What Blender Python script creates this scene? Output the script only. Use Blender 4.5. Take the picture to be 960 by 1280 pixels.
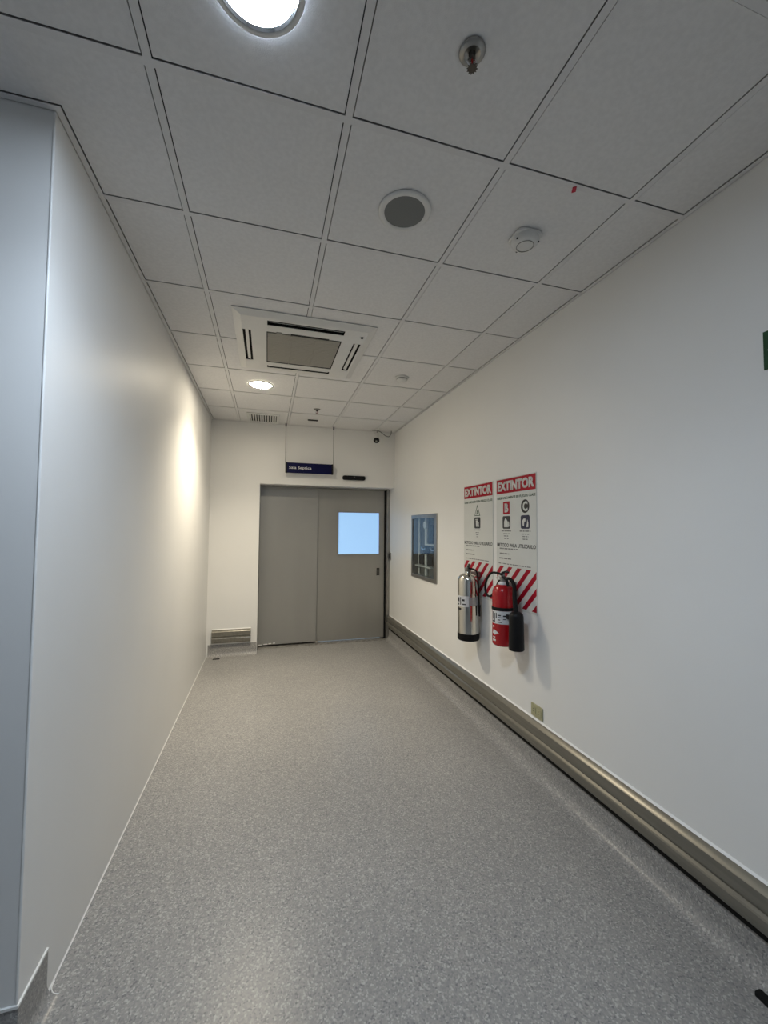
import bpy, bmesh, math
from mathutils import Vector, Matrix

# ------------------------------------------------------------------ reset
for o in list(bpy.data.objects):
    bpy.data.objects.remove(o, do_unlink=True)
scene = bpy.context.scene
C = scene.collection

# ------------------------------------------------------------------ camera
def look_matrix(pitch, yaw, roll):
    cp, sp, cy, sy = math.cos(pitch), math.sin(pitch), math.cos(yaw), math.sin(yaw)
    f = Vector((sy * cp, cy * cp, sp))
    r0 = Vector((cy, -sy, 0))
    u0 = r0.cross(f)
    r = math.cos(roll) * r0 + math.sin(roll) * u0
    u = -math.sin(roll) * r0 + math.cos(roll) * u0
    return Matrix((r, u, -f)).transposed()

cam_data = bpy.data.cameras.new('camera')
cam = bpy.data.objects.new('camera', cam_data)
C.objects.link(cam)
cam.matrix_world = Matrix.Translation((0.3626, -1.2911, 1.61)) @ look_matrix(0.0419, 0.2815, 0.0072).to_4x4()
cam_data.sensor_fit = 'VERTICAL'
cam_data.sensor_height = 36.0
cam_data.lens = 505.25 / 1280 * 36.0
cam_data.clip_start = 0.02
scene.camera = cam

# ------------------------------------------------------------------ world, view, large lights
world = bpy.data.worlds.new('world')
scene.world = world
world.use_nodes = True
wb = world.node_tree.nodes['Background']
wb.inputs[0].default_value = (0.75, 0.85, 1.0, 1)
wb.inputs[1].default_value = 0.15
scene.view_settings.view_transform = 'Standard'
scene.view_settings.look = 'None'
scene.view_settings.gamma = 1.0
scene.view_settings.use_curve_mapping = False
scene.view_settings.exposure = 0.17

COOL = (0.71, 0.84, 1.0)
WARM = (1.0, 0.885, 0.69)
P_NEAR, P_FAR, P_LOBBY_FILL, P_BACK_FILL = 60.0, 182.0, 4.0, 3.0  # last two feed the added lobby lamps and the fill behind the camera

def area_light(name, loc, rot, sx, sy, power, color):
    l = bpy.data.lights.new(name, 'AREA')
    l.shape = 'RECTANGLE'; l.size = sx; l.size_y = sy
    l.energy = power; l.color = color
    o = bpy.data.objects.new(name, l)
    C.objects.link(o); o.location = loc; o.rotation_euler = rot
    return o
# added cool fill light at the made-up window behind the camera
area_light('back_fill', (-0.9, -4.92, 1.5), (math.radians(90), 0, 0), 4.6, 2.4, P_BACK_FILL, (0.78, 0.87, 1.0))

# ------------------------------------------------------------------ main measures (metres)
XL, XR = -0.336, 2.105        # corridor walls
YC = 0.247                    # corner where the left wall turns away
YE, YD = 4.20, 4.50           # end wall, door
ZC = 2.985                    # ceiling grid
XB, YB = -4.0, -5.0           # lobby behind the camera
DX0, DX1, DZ = 0.265, XR, 2.19  # door opening

# ------------------------------------------------------------------ materials
MATS = {}
def nmat(name):
    m = bpy.data.materials.new(name); m.use_nodes = True
    nt = m.node_tree
    return m, nt, nt.nodes['Principled BSDF']
def setin(b, **k):
    for key, v in k.items():
        b.inputs[key.replace('_', ' ')].default_value = v
def ramp(nt, src, stops):
    r = nt.nodes.new('ShaderNodeValToRGB')
    cr = r.color_ramp
    while len(cr.elements) < len(stops):
        cr.elements.new(0.5)
    for e, (p, c) in zip(cr.elements, stops):
        e.position = p; e.color = (*c, 1) if len(c) == 3 else c
    nt.links.new(src, r.inputs[0])
    return r
def noise(nt, scale, detail=3, stretch=None, pos=True):
    g = nt.nodes.new('ShaderNodeNewGeometry')
    src = g.outputs['Position']
    if stretch:
        mp = nt.nodes.new('ShaderNodeMapping'); mp.inputs['Scale'].default_value = stretch
        nt.links.new(src, mp.inputs['Vector']); src = mp.outputs[0]
    n = nt.nodes.new('ShaderNodeTexNoise')
    n.inputs['Scale'].default_value = scale; n.inputs['Detail'].default_value = detail
    nt.links.new(src, n.inputs['Vector'])
    return n
def paint(name, col, rough=0.5, var=0.03, scale=4, bump=0.0, bscale=200, metallic=0.0, spec=0.5, stretch=None):
    m, nt, b = nmat(name)
    n = noise(nt, scale, 3, stretch)
    lo = tuple(max(0, c * (1 - var)) for c in col); hi = tuple(min(1, c * (1 + var)) for c in col)
    r = ramp(nt, n.outputs['Fac'], [(0.35, lo), (0.65, hi)])
    nt.links.new(r.outputs[0], b.inputs['Base Color'])
    setin(b, Roughness=rough, Metallic=metallic)
    b.inputs['Specular IOR Level'].default_value = spec
    if bump:
        n2 = noise(nt, bscale, 2, stretch)
        bp = nt.nodes.new('ShaderNodeBump'); bp.inputs['Strength'].default_value = bump
        bp.inputs['Distance'].default_value = 0.002
        nt.links.new(n2.outputs['Fac'], bp.inputs['Height'])
        nt.links.new(bp.outputs[0], b.inputs['Normal'])
    MATS[name] = m
    return m
def emit(name, col, strength):
    m, nt, b = nmat(name)
    setin(b, Base_Color=(*col, 1), Roughness=0.3, Emission_Color=(*col, 1), Emission_Strength=strength)
    n = noise(nt, 3, 2)
    r = ramp(nt, n.outputs['Fac'], [(0.3, tuple(c * 0.985 for c in col)), (0.7, col)])
    nt.links.new(r.outputs[0], b.inputs['Emission Color'])
    MATS[name] = m
    return m

paint('wall_paint', (0.84, 0.835, 0.815), 0.42, 0.012, 1.5, 0.03, 90, spec=0.45)
paint('wall_panel', (0.84, 0.835, 0.815), 0.46, 0.012, 1.5, 0.02, 40, spec=0.12)
paint('ceiling_tile', (0.78, 0.775, 0.77), 0.9, 0.03, 60, 0.25, 420, spec=0.2)
paint('grid_white', (0.74, 0.735, 0.73), 0.55, 0.02, 8)
paint('plenum_dark', (0.05, 0.05, 0.05), 0.9, 0.1, 3)
paint('white_plastic', (0.74, 0.735, 0.71), 0.4, 0.02, 12)
paint('white_metal', (0.72, 0.72, 0.70), 0.4, 0.02, 12)
paint('caulk', (0.86, 0.86, 0.84), 0.5, 0.03, 20)
paint('speaker_grille', (0.19, 0.195, 0.19), 0.7, 0.08, 700)
paint('intake_mesh', (0.36, 0.345, 0.30), 0.6, 0.08, 300)
paint('black_plastic', (0.008, 0.008, 0.009), 0.45, 0.1, 20, spec=0.2)
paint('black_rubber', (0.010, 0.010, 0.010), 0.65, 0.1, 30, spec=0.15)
paint('chrome', (0.75, 0.75, 0.76), 0.12, 0.03, 30, metallic=1.0)
paint('steel_tank', (0.70, 0.68, 0.62), 0.16, 0.04, 6, metallic=1.0, stretch=(1, 1, 0.2))
paint('rail_steel', (0.24, 0.228, 0.195), 0.32, 0.10, 5, 0.02, 60, metallic=0.6, stretch=(8, 0.3, 8))
paint('valve_dark', (0.10, 0.09, 0.08), 0.35, 0.1, 20, metallic=0.7)
paint('frame_steel', (0.36, 0.35, 0.33), 0.35, 0.06, 10, metallic=0.9)
paint('door_steel', (0.37, 0.365, 0.345), 0.40, 0.03, 3, metallic=0.45, stretch=(1, 1, 0.15))
paint('door_steel_leaf', (0.36, 0.352, 0.325), 0.40, 0.03, 3, metallic=0.45, stretch=(1, 1, 0.15))
paint('red_paint', (0.42, 0.008, 0.012), 0.22, 0.05, 8)
paint('poster_white', (0.70, 0.71, 0.68), 0.35, 0.015, 10, spec=0.3)
paint('poster_red', (0.40, 0.006, 0.022), 0.35, 0.04, 20, spec=0.2)
paint('print_black', (0.02, 0.02, 0.022), 0.4, 0.1, 30)
paint('print_grey', (0.20, 0.20, 0.20), 0.4, 0.1, 30)
paint('print_green', (0.025, 0.075, 0.035), 0.4, 0.1, 30)
paint('print_navy', (0.012, 0.014, 0.055), 0.4, 0.1, 30)
paint('sign_blue', (0.003, 0.004, 0.045), 0.5, 0.08, 10, spec=0.15)
paint('sign_green', (0.004, 0.055, 0.012), 0.35, 0.08, 10)
paint('label_white', (0.72, 0.72, 0.72), 0.4, 0.03, 60)
paint('label_clear', (0.42, 0.42, 0.42), 0.35, 0.06, 60, metallic=0.4)
paint('outlet_beige', (0.42, 0.40, 0.24), 0.45, 0.06, 40)
paint('outlet_dark', (0.16, 0.15, 0.09), 0.5, 0.06, 40)
paint('cable_grey', (0.30, 0.30, 0.28), 0.55, 0.05, 40)
paint('pipe_white', (0.60, 0.62, 0.62), 0.3, 0.04, 10)
paint('box_back', (0.12, 0.125, 0.125), 0.5, 0.1, 8)
paint('red_tag', (0.5, 0.01, 0.04), 0.4, 0.05, 40)
paint('scuffed_metal', (0.30, 0.29, 0.27), 0.45, 0.3, 25, metallic=0.4)
E_NEAR, E_FAR, E_LOBBY_FILL = 155.0, 122.0, 8.0
emit('lamp_cool', (0.71, 0.84, 1.0), E_NEAR)
emit('lamp_lobby_fill', (0.85, 0.92, 1.0), E_LOBBY_FILL)  # glow of the added lobby lamps
emit('lamp_warm', (1.0, 0.885, 0.69), E_FAR)
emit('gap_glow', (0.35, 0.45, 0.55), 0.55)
emit('lit_pane', (0.35, 0.60, 0.95), 0.62)

def make_floor_mat():
    m, nt, b = nmat('speckled_vinyl')
    g = nt.nodes.new('ShaderNodeNewGeometry')
    v = nt.nodes.new('ShaderNodeTexVoronoi'); v.inputs['Scale'].default_value = 170
    nt.links.new(g.outputs['Position'], v.inputs['Vector'])
    sep = nt.nodes.new('ShaderNodeSeparateColor')
    nt.links.new(v.outputs['Color'], sep.inputs[0])
    r = ramp(nt, sep.outputs[0], [(0.0, (0.19, 0.19, 0.195)), (0.10, (0.27, 0.268, 0.265)), (0.55, (0.325, 0.317, 0.305)), (0.80, (0.36, 0.345, 0.33)), (0.97, (0.48, 0.47, 0.45))])
    n = noise(nt, 1.2, 3)
    r2 = ramp(nt, n.outputs['Fac'], [(0.3, (0.94, 0.94, 0.94)), (0.7, (1.04, 1.04, 1.04))])
    mx = nt.nodes.new('ShaderNodeMix'); mx.data_type = 'RGBA'; mx.blend_type = 'MULTIPLY'
    mx.inputs[0].default_value = 1.0
    nt.links.new(r.outputs[0], mx.inputs[6]); nt.links.new(r2.outputs[0], mx.inputs[7])
    nt.links.new(mx.outputs[2], b.inputs['Base Color'])
    setin(b, Roughness=0.33)
    b.inputs['Specular IOR Level'].default_value = 0.28
    n3 = noise(nt, 45, 2)
    bp = nt.nodes.new('ShaderNodeBump'); bp.inputs['Strength'].default_value = 0.06; bp.inputs['Distance'].default_value = 0.002
    nt.links.new(n3.outputs['Fac'], bp.inputs['Height']); nt.links.new(bp.outputs[0], b.inputs['Normal'])
    MATS['speckled_vinyl'] = m
make_floor_mat()

def make_glass():
    m = bpy.data.materials.new('clear_pane'); m.use_nodes = True
    nt = m.node_tree; nt.nodes.clear()
    out = nt.nodes.new('ShaderNodeOutputMaterial'); mix = nt.nodes.new('ShaderNodeMixShader')
    fr = nt.nodes.new('ShaderNodeFresnel'); fr.inputs['IOR'].default_value = 1.5
    t = nt.nodes.new('ShaderNodeBsdfTransparent'); t.inputs[0].default_value = (0.9, 0.93, 0.93, 1)
    gl = nt.nodes.new('ShaderNodeBsdfGlossy'); gl.inputs['Roughness'].default_value = 0.06
    ge = nt.nodes.new('ShaderNodeNewGeometry'); inv = nt.nodes.new('ShaderNodeMath'); inv.operation = 'SUBTRACT'; inv.inputs[0].default_value = 1.0
    mu = nt.nodes.new('ShaderNodeMath'); mu.operation = 'MULTIPLY'
    nt.links.new(ge.outputs['Backfacing'], inv.inputs[1]); nt.links.new(inv.outputs[0], mu.inputs[1]); nt.links.new(fr.outputs[0], mu.inputs[0])
    nt.links.new(mu.outputs[0], mix.inputs[0]); nt.links.new(t.outputs[0], mix.inputs[1])
    nt.links.new(gl.outputs[0], mix.inputs[2]); nt.links.new(mix.outputs[0], out.inputs[0])
    MATS['clear_pane'] = m
make_glass()

# ------------------------------------------------------------------ mesh helpers
def new(): return bmesh.new()
IDENT = lambda u, v, d: (u, v, d)
def on_right(y0=0.0, z0=0.0):
    # u to the viewer's right along the wall, v up, d out of the wall
    return lambda u, v, d: (XR - d, y0 - u, z0 + v)
def on_end(x0=0.0, z0=0.0, y=YE):
    return lambda u, v, d: (x0 + u, y - d, z0 + v)
def on_ceiling(x0=0.0, y0=0.0, z=ZC):
    return lambda u, v, d: (x0 + u, y0 + v, z - d)

def box(bm, x0, x1, y0, y1, z0, z1):
    vs = [bm.verts.new((x, y, z)) for x in (x0, x1) for y in (y0, y1) for z in (z0, z1)]
    for f in ((0, 1, 3, 2), (4, 6, 7, 5), (0, 4, 5, 1), (2, 3, 7, 6), (0, 2, 6, 4), (1, 5, 7, 3)):
        bm.faces.new([vs[i] for i in f])
    return bm
def prism(bm, pts, d0, d1, f=IDENT):
    a = [bm.verts.new(f(u, v, d0)) for u, v in pts]
    b = [bm.verts.new(f(u, v, d1)) for u, v in pts]
    n = len(pts)
    bm.faces.new(a); bm.faces.new(b[::-1])
    for i in range(n):
        j = (i + 1) % n
        bm.faces.new((a[i], b[i], b[j], a[j]))
    return bm
def rect(u0, u1, v0, v1): return [(u0, v0), (u1, v0), (u1, v1), (u0, v1)]
def rrect(u0, u1, v0, v1, r, n=5):
    pts = []
    for cx, cy, a0 in ((u1 - r, v0 + r, -90), (u1 - r, v1 - r, 0), (u0 + r, v1 - r, 90), (u0 + r, v0 + r, 180)):
        for i in range(n + 1):
            a = math.radians(a0 + 90 * i / n)
            pts.append((cx + r * math.cos(a), cy + r * math.sin(a)))
    return pts
def circ(cu, cv, r, n=32): return [(cu + r * math.cos(2 * math.pi * i / n), cv + r * math.sin(2 * math.pi * i / n)) for i in range(n)]
def ringplate(bm, cu, cv, r0, r1, d0, d1, f, n=36):
    rings = []
    for r, d in ((r0, d0), (r1, d0), (r1, d1), (r0, d1)):
        rings.append([bm.verts.new(f(u, v, d)) for u, v in circ(cu, cv, r, n)])
    for k in range(4):
        a, b = rings[k], rings[(k + 1) % 4]
        for i in range(n):
            j = (i + 1) % n
            bm.faces.new((a[i], a[j], b[j], b[i]))
    return bm
def plate(bm, rc, holes, d0, d1, f=IDENT):
    """slab over rc = (u0,u1,v0,v1) with rectangular holes"""
    us = sorted({rc[0], rc[1], *[h[0] for h in holes], *[h[1] for h in holes]})
    vs = sorted({rc[2], rc[3], *[h[2] for h in holes], *[h[3] for h in holes]})
    def full(i, j):
        if i < 0 or j < 0 or i >= len(us) - 1 or j >= len(vs) - 1: return False
        cu, cv = (us[i] + us[i + 1]) / 2, (vs[j] + vs[j + 1]) / 2
        return not any(h[0] < cu < h[1] and h[2] < cv < h[3] for h in holes)
    V = {}
    def vert(i, j, k):
        if (i, j, k) not in V: V[(i, j, k)] = bm.verts.new(f(us[i], vs[j], (d0, d1)[k]))
        return V[(i, j, k)]
    for i in range(len(us) - 1):
        for j in range(len(vs) - 1):
            if not full(i, j): continue
            for k in (0, 1):
                bm.faces.new([vert(i, j, k), vert(i + 1, j, k), vert(i + 1, j + 1, k), vert(i, j + 1, k)])
            for (a, b, ni, nj) in (((i, j), (i + 1, j), i, j - 1), ((i + 1, j), (i + 1, j + 1), i + 1, j), ((i + 1, j + 1), (i, j + 1), i, j + 1), ((i, j + 1), (i, j), i - 1, j)):
                if not full(ni, nj):
                    bm.faces.new([vert(*a, 0), vert(*b, 0), vert(*b, 1), vert(*a, 1)])
    return bm
def frame_of(axis):
    z = Vector(axis).normalized()
    x = z.orthogonal().normalized() if abs(z.z) < 0.999 else Vector((1, 0, 0))
    return x, z.cross(x), z
def lathe(bm, prof, c, axis=(0, 0, 1), n=32, a0=0.0, a1=2 * math.pi):
    x, y, z = frame_of(axis); c = Vector(c)
    closed = abs(a1 - a0 - 2 * math.pi) < 1e-6
    m = n if closed else n + 1
    rings = []
    for r, h in prof:
        if r < 1e-6: rings.append([bm.verts.new(c + z * h)])
        else:
            rings.append([bm.verts.new(c + z * h + (x * math.cos(a0 + (a1 - a0) * i / n) + y * math.sin(a0 + (a1 - a0) * i / n)) * r) for i in range(m)])
    for a, b in zip(rings, rings[1:]):
        for i in range(n):
            j = (i + 1) % m
            if len(a) == 1 and len(b) == 1: continue
            if len(a) == 1: bm.faces.new((a[0], b[i], b[j]))
            elif len(b) == 1: bm.faces.new((a[i], a[j], b[0]))
            else: bm.faces.new((a[i], a[j], b[j], b[i]))
    return bm
def cyl(bm, p0, p1, r, n=16, r2=None):
    p0, p1 = Vector(p0), Vector(p1); L = (p1 - p0).length
    return lathe(bm, [(0, 0), (r, 0), (r if r2 is None else r2, L), (0, L)], p0, p1 - p0, n)
def spline(pts, k=8):
    P = [Vector(p) for p in pts]; P = [2 * P[0] - P[1]] + P + [2 * P[-1] - P[-2]]
    out = []
    for i in range(1, len(P) - 2):
        for s in range(k):
            t = s / k
            a, b, c, d = P[i - 1:i + 3]
            out.append(0.5 * ((2 * b) + (c - a) * t + (2 * a - 5 * b + 4 * c - d) * t * t + (3 * b - a - 3 * c + d) * t ** 3))
    out.append(P[-2]); return out
def tube(bm, pts, r, n=10, smooth=True, radii=None):
    P = spline(pts) if smooth else [Vector(p) for p in pts]
    rings = []; prev = None
    for i, p in enumerate(P):
        t = (P[min(i + 1, len(P) - 1)] - P[max(i - 1, 0)]).normalized()
        if prev is None: x = t.orthogonal().normalized()
        else: x = (prev - t * prev.dot(t)).normalized()
        prev = x; y = t.cross(x)
        rr = r if radii is None else radii[0] + (radii[1] - radii[0]) * i / (len(P) - 1)
        rings.append([bm.verts.new(p + (x * math.cos(2 * math.pi * j / n) + y * math.sin(2 * math.pi * j / n)) * rr) for j in range(n)])
    for a, b in zip(rings, rings[1:]):
        for j in range(n):
            k = (j + 1) % n
            bm.faces.new((a[j], a[k], b[k], b[j]))
    bm.faces.new(rings[0][::-1]); bm.faces.new(rings[-1])
    return bm
def extrude_profile(bm, prof, path):
    """prof: (out, z) pairs; path: list of ((x,y), (nx,ny)) with mitred normals"""
    rings = [[bm.verts.new((p[0] + nn[0] * o, p[1] + nn[1] * o, z)) for o, z in prof] for p, nn in path]
    m = len(prof)
    for a, b in zip(rings, rings[1:]):
        for i in range(m):
            j = (i + 1) % m
            bm.faces.new((a[i], a[j], b[j], b[i]))
    bm.faces.new(rings[0]); bm.faces.new(rings[-1][::-1])
    return bm

def origin_of(parent):
    o = Vector((0, 0, 0))
    while parent is not None:
        o += parent.location; parent = parent.parent
    return o
def finish(name, bm, mat, loc, parent, bevel, smooth):
    bmesh.ops.recalc_face_normals(bm, faces=bm.faces[:])
    if loc.length: bmesh.ops.translate(bm, vec=-loc, verts=bm.verts[:])
    me = bpy.data.meshes.new(name); bm.to_mesh(me); bm.free()
    me.materials.append(MATS[mat])
    if smooth:
        me.shade_smooth(); me.set_sharp_from_angle(angle=math.radians(smooth))
    o = bpy.data.objects.new(name, me); C.objects.link(o)
    if parent is not None: o.parent = parent
    if bevel:
        b = o.modifiers.new('bevel', 'BEVEL'); b.width = bevel; b.segments = 2; b.limit_method = 'ANGLE'; b.angle_limit = math.radians(40)
    return o
def part(name, bm, mat, parent, bevel=0, smooth=35, label=None):
    o = finish(name, bm, mat, origin_of(parent), parent, bevel, smooth)
    if label: o['label'] = label
    return o
def tag(o, label, cat, group=None, kind=None):
    o['label'] = label; o['category'] = cat
    if group: o['group'] = group
    if kind: o['kind'] = kind
    return o
def thing(name, loc, label, cat, group=None, kind=None):
    o = bpy.data.objects.new(name, None); C.objects.link(o)
    o.location = loc; o.empty_display_size = 0.05
    return tag(o, label, cat, group, kind)
def solo(name, bm, mat, label, cat, group=None, kind=None, bevel=0, smooth=35):
    zs = [v.co for v in bm.verts]
    c = Vector(((min(v.x for v in zs) + max(v.x for v in zs)) / 2, (min(v.y for v in zs) + max(v.y for v in zs)) / 2, min(v.z for v in zs)))
    o = finish(name, bm, mat, c, None, bevel, smooth); o.location = c
    return tag(o, label, cat, group, kind)

def text_part(name, s, u0, u1, v0, v1, d0, d1, f, mat, parent, bold=0.0, shear=0.0):
    """lettering stretched to the rectangle it fills on its surface"""
    cu = bpy.data.curves.new('text_tmp', 'FONT'); cu.body = s; cu.size = 1.0; cu.offset = bold; cu.resolution_u = 3
    cu.shear = shear
    t = bpy.data.objects.new('text_tmp', cu); C.objects.link(t)
    dg = bpy.context.evaluated_depsgraph_get(); dg.update()
    me = bpy.data.meshes.new_from_object(t.evaluated_get(dg))
    bm = bmesh.new(); bm.from_mesh(me)
    bpy.data.objects.remove(t, do_unlink=True); bpy.data.curves.remove(cu); bpy.data.meshes.remove(me)
    xs = [v.co.x for v in bm.verts]; ys = [v.co.y for v in bm.verts]
    ax, bx, ay, by = min(xs), max(xs), min(ys), max(ys)
    geo = bmesh.ops.extrude_face_region(bm, geom=bm.faces[:])
    topv = {g for g in geo['geom'] if isinstance(g, bmesh.types.BMVert)}
    for v in bm.verts:
        u = u0 + (v.co.x - ax) / (bx - ax) * (u1 - u0); w = v0 + (v.co.y - ay) / (by - ay) * (v1 - v0)
        v.co = f(u, w, d1 if v in topv else d0)
    return part(name, bm, mat, parent, smooth=0)

# ================================================================== SETTING
bm = box(new(), XB, XR + 0.2, YB, 4.75, -0.1, 0.0)
floor = solo('floor', bm, 'speckled_vinyl', 'grey speckled sheet vinyl floor of the corridor', 'floor', kind='structure')

# left wall, turning the corner towards the lobby
solo('wall_left', box(new(), XL - 0.12, XL, YC, 4.6, 0, ZC + 0.12), 'wall_panel', 'white satin wall along the left of the corridor', 'wall', kind='structure')
solo('wall_lobby_front', box(new(), XB, XL - 0.12, YC, YC + 0.12, 0, ZC + 0.12), 'wall_panel', 'white wall turning away left of the corridor corner', 'wall', kind='structure')
solo('wall_lobby_side', box(new(), XB - 0.12, XB, YB, YC + 0.12, 0, ZC + 0.12), 'wall_paint', 'white side wall of the lobby behind the viewer', 'wall', kind='structure')
bmb = plate(new(), (XB - 0.12, XR + 0.12, 0, ZC + 0.12), [(-3.2, 1.4, 0.3, 2.7)], 0, -0.12, lambda u, v, d: (u, YB + d, v))
solo('wall_back', bmb, 'wall_paint', 'white wall with opening for the added window behind the viewer', 'wall', kind='structure')
w1 = thing('added_window_1', (-0.9, YB - 0.06, 0.3), 'wide unseen window added behind the viewer for cool fill', 'window', kind='structure')  # unseen window, made up to carry the cool fill
part('window_frame', plate(new(), (-3.2, 1.4, 0.3, 2.7), [(-3.15, -1.7, 0.35, 2.65), (-1.65, -0.15, 0.35, 2.65), (-0.1, 1.35, 0.35, 2.65)], -0.03, -0.09, lambda u, v, d: (u, YB + d, v)), 'frame_steel', w1)
for a, b in ((-3.15, -1.7), (-1.65, -0.15), (-0.1, 1.35)):
    part('pane', box(new(), a, b, YB - 0.065, YB - 0.055, 0.35, 2.65), 'clear_pane', w1)

# right wall with the recess of the valve cabinet
CB = (2.684, 3.466, 1.030, 1.782)     # cabinet y0,y1,z0,z1
bm = plate(new(), (YB, 4.62, 0, ZC + 0.12), [(CB[0] + 0.03, CB[1] - 0.03, CB[2] + 0.03, CB[3] - 0.03)], 0, 0.12, lambda u, v, d: (XR + d, u, v))
wall_right = solo('wall_right', bm, 'wall_paint', 'white wall along the right of the corridor carrying the extinguishers', 'wall', kind='structure')
# end wall: pier left of the door and header over it
bm = box(new(), XL, DX0, YE, 4.62, 0, ZC + 0.12)
box(bm, DX0, XR, YE, 4.62, DZ, ZC + 0.12)
wall_end = solo('wall_end', bm, 'wall_paint', 'white end wall around and above the grey sliding door', 'wall', kind='structure')

# trims: corner bead, caulk lines, coves
bm = prism(new(), circ(XL - 0.002, YC + 0.002, 0.0045, 20), 0.17, ZC - 0.004)
solo('trim_1', bm, 'caulk', 'white corner bead on the edge where the left wall turns', 'trim', kind='structure')
bm = prism(new(), [(XL, 0), (XL + 0.004, 0), (XL, 0.005)], 0.44, YE, lambda u, v, d: (u, d, v))
solo('trim_2', bm, 'caulk', 'thin white sealant line at the foot of the left wall', 'trim', kind='structure')

def cove_profile(h, r=0.075, t=0.004):
    pts = [(0, 0), (0, h), (t, h)]
    for i in range(9):
        a = math.radians(180 + 90 * i / 8)
        pts.append((t + r + r * math.cos(a), 0.0008 + r + r * math.sin(a)))
    pts.append((t + r, 0))
    return pts
bm = extrude_profile(new(), cove_profile(0.16), [((XR, YB), (-1, 0)), ((XR, 4.42), (-1, 0))])
solo('baseboard_right', bm, 'speckled_vinyl', 'grey vinyl cove rising from the floor under the right bumper rail', 'baseboard', kind='structure')
bm = extrude_profile(new(), cove_profile(0.15, 0.06), [((XL + 0.02, YE), (0, -1)), ((DX0 - 0.004, YE), (0, -1))])
solo('baseboard_end', bm, 'speckled_vinyl', 'grey vinyl cove at the foot of the end wall beside the door', 'baseboard', kind='structure')
pth = [((XB, YC), (0, -1)), ((XL, YC), (1, -1)), ((XL, 0.42), (1, 0))]
bs = thing('baseboard_left', (XL, YC, 0), 'grey vinyl cove skirting wrapping the left corner, white capping on top', 'baseboard', kind='structure')
pcove = cove_profile(0.158, 0.045)
part('cove', extrude_profile(new(), pcove, pth), 'speckled_vinyl', bs, smooth=60)
part('capping', extrude_profile(new(), [(0, 0.158), (0, 0.166), (0.006, 0.166), (0.006, 0.158)], pth), 'caulk', bs, label='white capping strip')
part('sealant', tube(new(), [(XL + 0.006, 0.47, 0.004), (XL + 0.008, 0.445, 0.005), (XL + 0.022, 0.425, 0.004), (XL + 0.04, 0.42, 0.002)], 0.0022, 6), 'caulk', bs)

# ------------------------------------------------------------------ ceiling
bm = box(new(), XB - 0.12, XR + 0.2, YB - 0.12, 4.75, ZC + 0.12, ZC + 0.2)
ceiling = solo('ceiling', bm, 'plenum_dark', 'suspended ceiling of white mineral panels in a white grid', 'ceiling', kind='structure')
G = 0.017     # half bar plus shadow gap
cache = {}
def panel(x0, x1, y0, y1):
    k = (round(x1 - x0, 3), round(y1 - y0, 3))
    cx, cy = (x0 + x1) / 2, (y0 + y1) / 2
    if k not in cache:
        o = part('ceiling_panel', box(new(), x0, x1, y0, y1, ZC + 0.0025, ZC + 0.018), 'ceiling_tile', ceiling, smooth=0)
        cache[k] = (o, cx, cy)
    else:
        s, sx, sy = cache[k]
        o = s.copy(); C.objects.link(o); o.parent = ceiling
        o.location = Vector((cx - sx, cy - sy, 0)) + s.location
XS = [-1.2, -0.6, 0.0, 0.6, 1.2, 1.8, XR]
YS = [-1.2 + 0.6 * i for i in range(10)]
for i in range(6):
    for j in range(9):
        x0, x1, y0, y1 = XS[i], XS[i + 1], YS[j], YS[j + 1]
        a0, a1, b0, b1 = x0 + G - 0.0015, x1 - G + 0.0015, y0 + G - 0.003, y1 - G
        if i == 5: a1 = XR - 0.027
        if j == 8: b1 = YE - 0.027
        if x1 < 0.01 and y0 > -0.01:
            if i == 1 and abs(y0) < 0.01:
                prs = [(a0, b0), (a1, b0), (a1, b1), (XL + 0.027, b1), (XL + 0.027, YC - 0.027), (a0, YC - 0.027)]
                part('ceiling_panel', prism(new(), prs, ZC + 0.0025, ZC + 0.018), 'ceiling_tile', ceiling, smooth=0, label='corner panel notched round the wall')
                continue
            if i == 0:
                if y0 > 0.3: continue
                b1 = YC - 0.027
            else: a0 = XL + 0.027
        panel(a0, a1, b0, b1)
def tee(name, x0, x1, y0, y1, along):
    bm = box(new(), x0, x1, y0, y1, ZC, ZC + 0.002)
    if along == 'y': box(bm, (x0 + x1) / 2 - 0.001, (x0 + x1) / 2 + 0.001, y0, y1, ZC + 0.002, ZC + 0.035)
    else: box(bm, x0, x1, (y0 + y1) / 2 - 0.001, (y0 + y1) / 2 + 0.001, ZC + 0.002, ZC + 0.035)
    return part(name, bm, 'grid_white', ceiling, smooth=0)
for x in XS[1:6]:
    tee('main_runner', x - 0.012, x + 0.012, -1.2, YE if x > -0.1 else YC, 'y')
tees = {}
for j, y in enumerate(YS[:-1]):
    for i in range(6):
        x0, x1 = XS[i] + 0.012, XS[i + 1] - (0.012 if i < 5 else 0)
        if y > 0.1:
            if i == 0: continue
            if i == 1: x0 = XL
        k = round(x1 - x0, 3)
        if k not in tees:
            tees[k] = (tee('cross_tee', x0, x1, y - 0.012, y + 0.012, 'x'), (x0 + x1) / 2, y)
        else:
            s, sx, sy = tees[k]
            o = s.copy(); C.objects.link(o); o.parent = ceiling
            o.location = s.location + Vector(((x0 + x1) / 2 - sx, y - sy, 0))
def angle(x0, x1, y0, y1):
    bm = box(new(), x0, x1, y0, y1, ZC - 0.001, ZC + 0.001)
    return part('wall_angle', bm, 'grid_white', ceiling, smooth=0)
angle(XL + 0.003, XL + 0.023, YC - 0.023, YE - 0.003); angle(-1.2, XL + 0.003, YC - 0.023, YC - 0.003)
angle(XR - 0.023, XR - 0.003, -1.2, YE - 0.003); angle(XL + 0.023, XR - 0.023, YE - 0.023, YE - 0.003)
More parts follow.
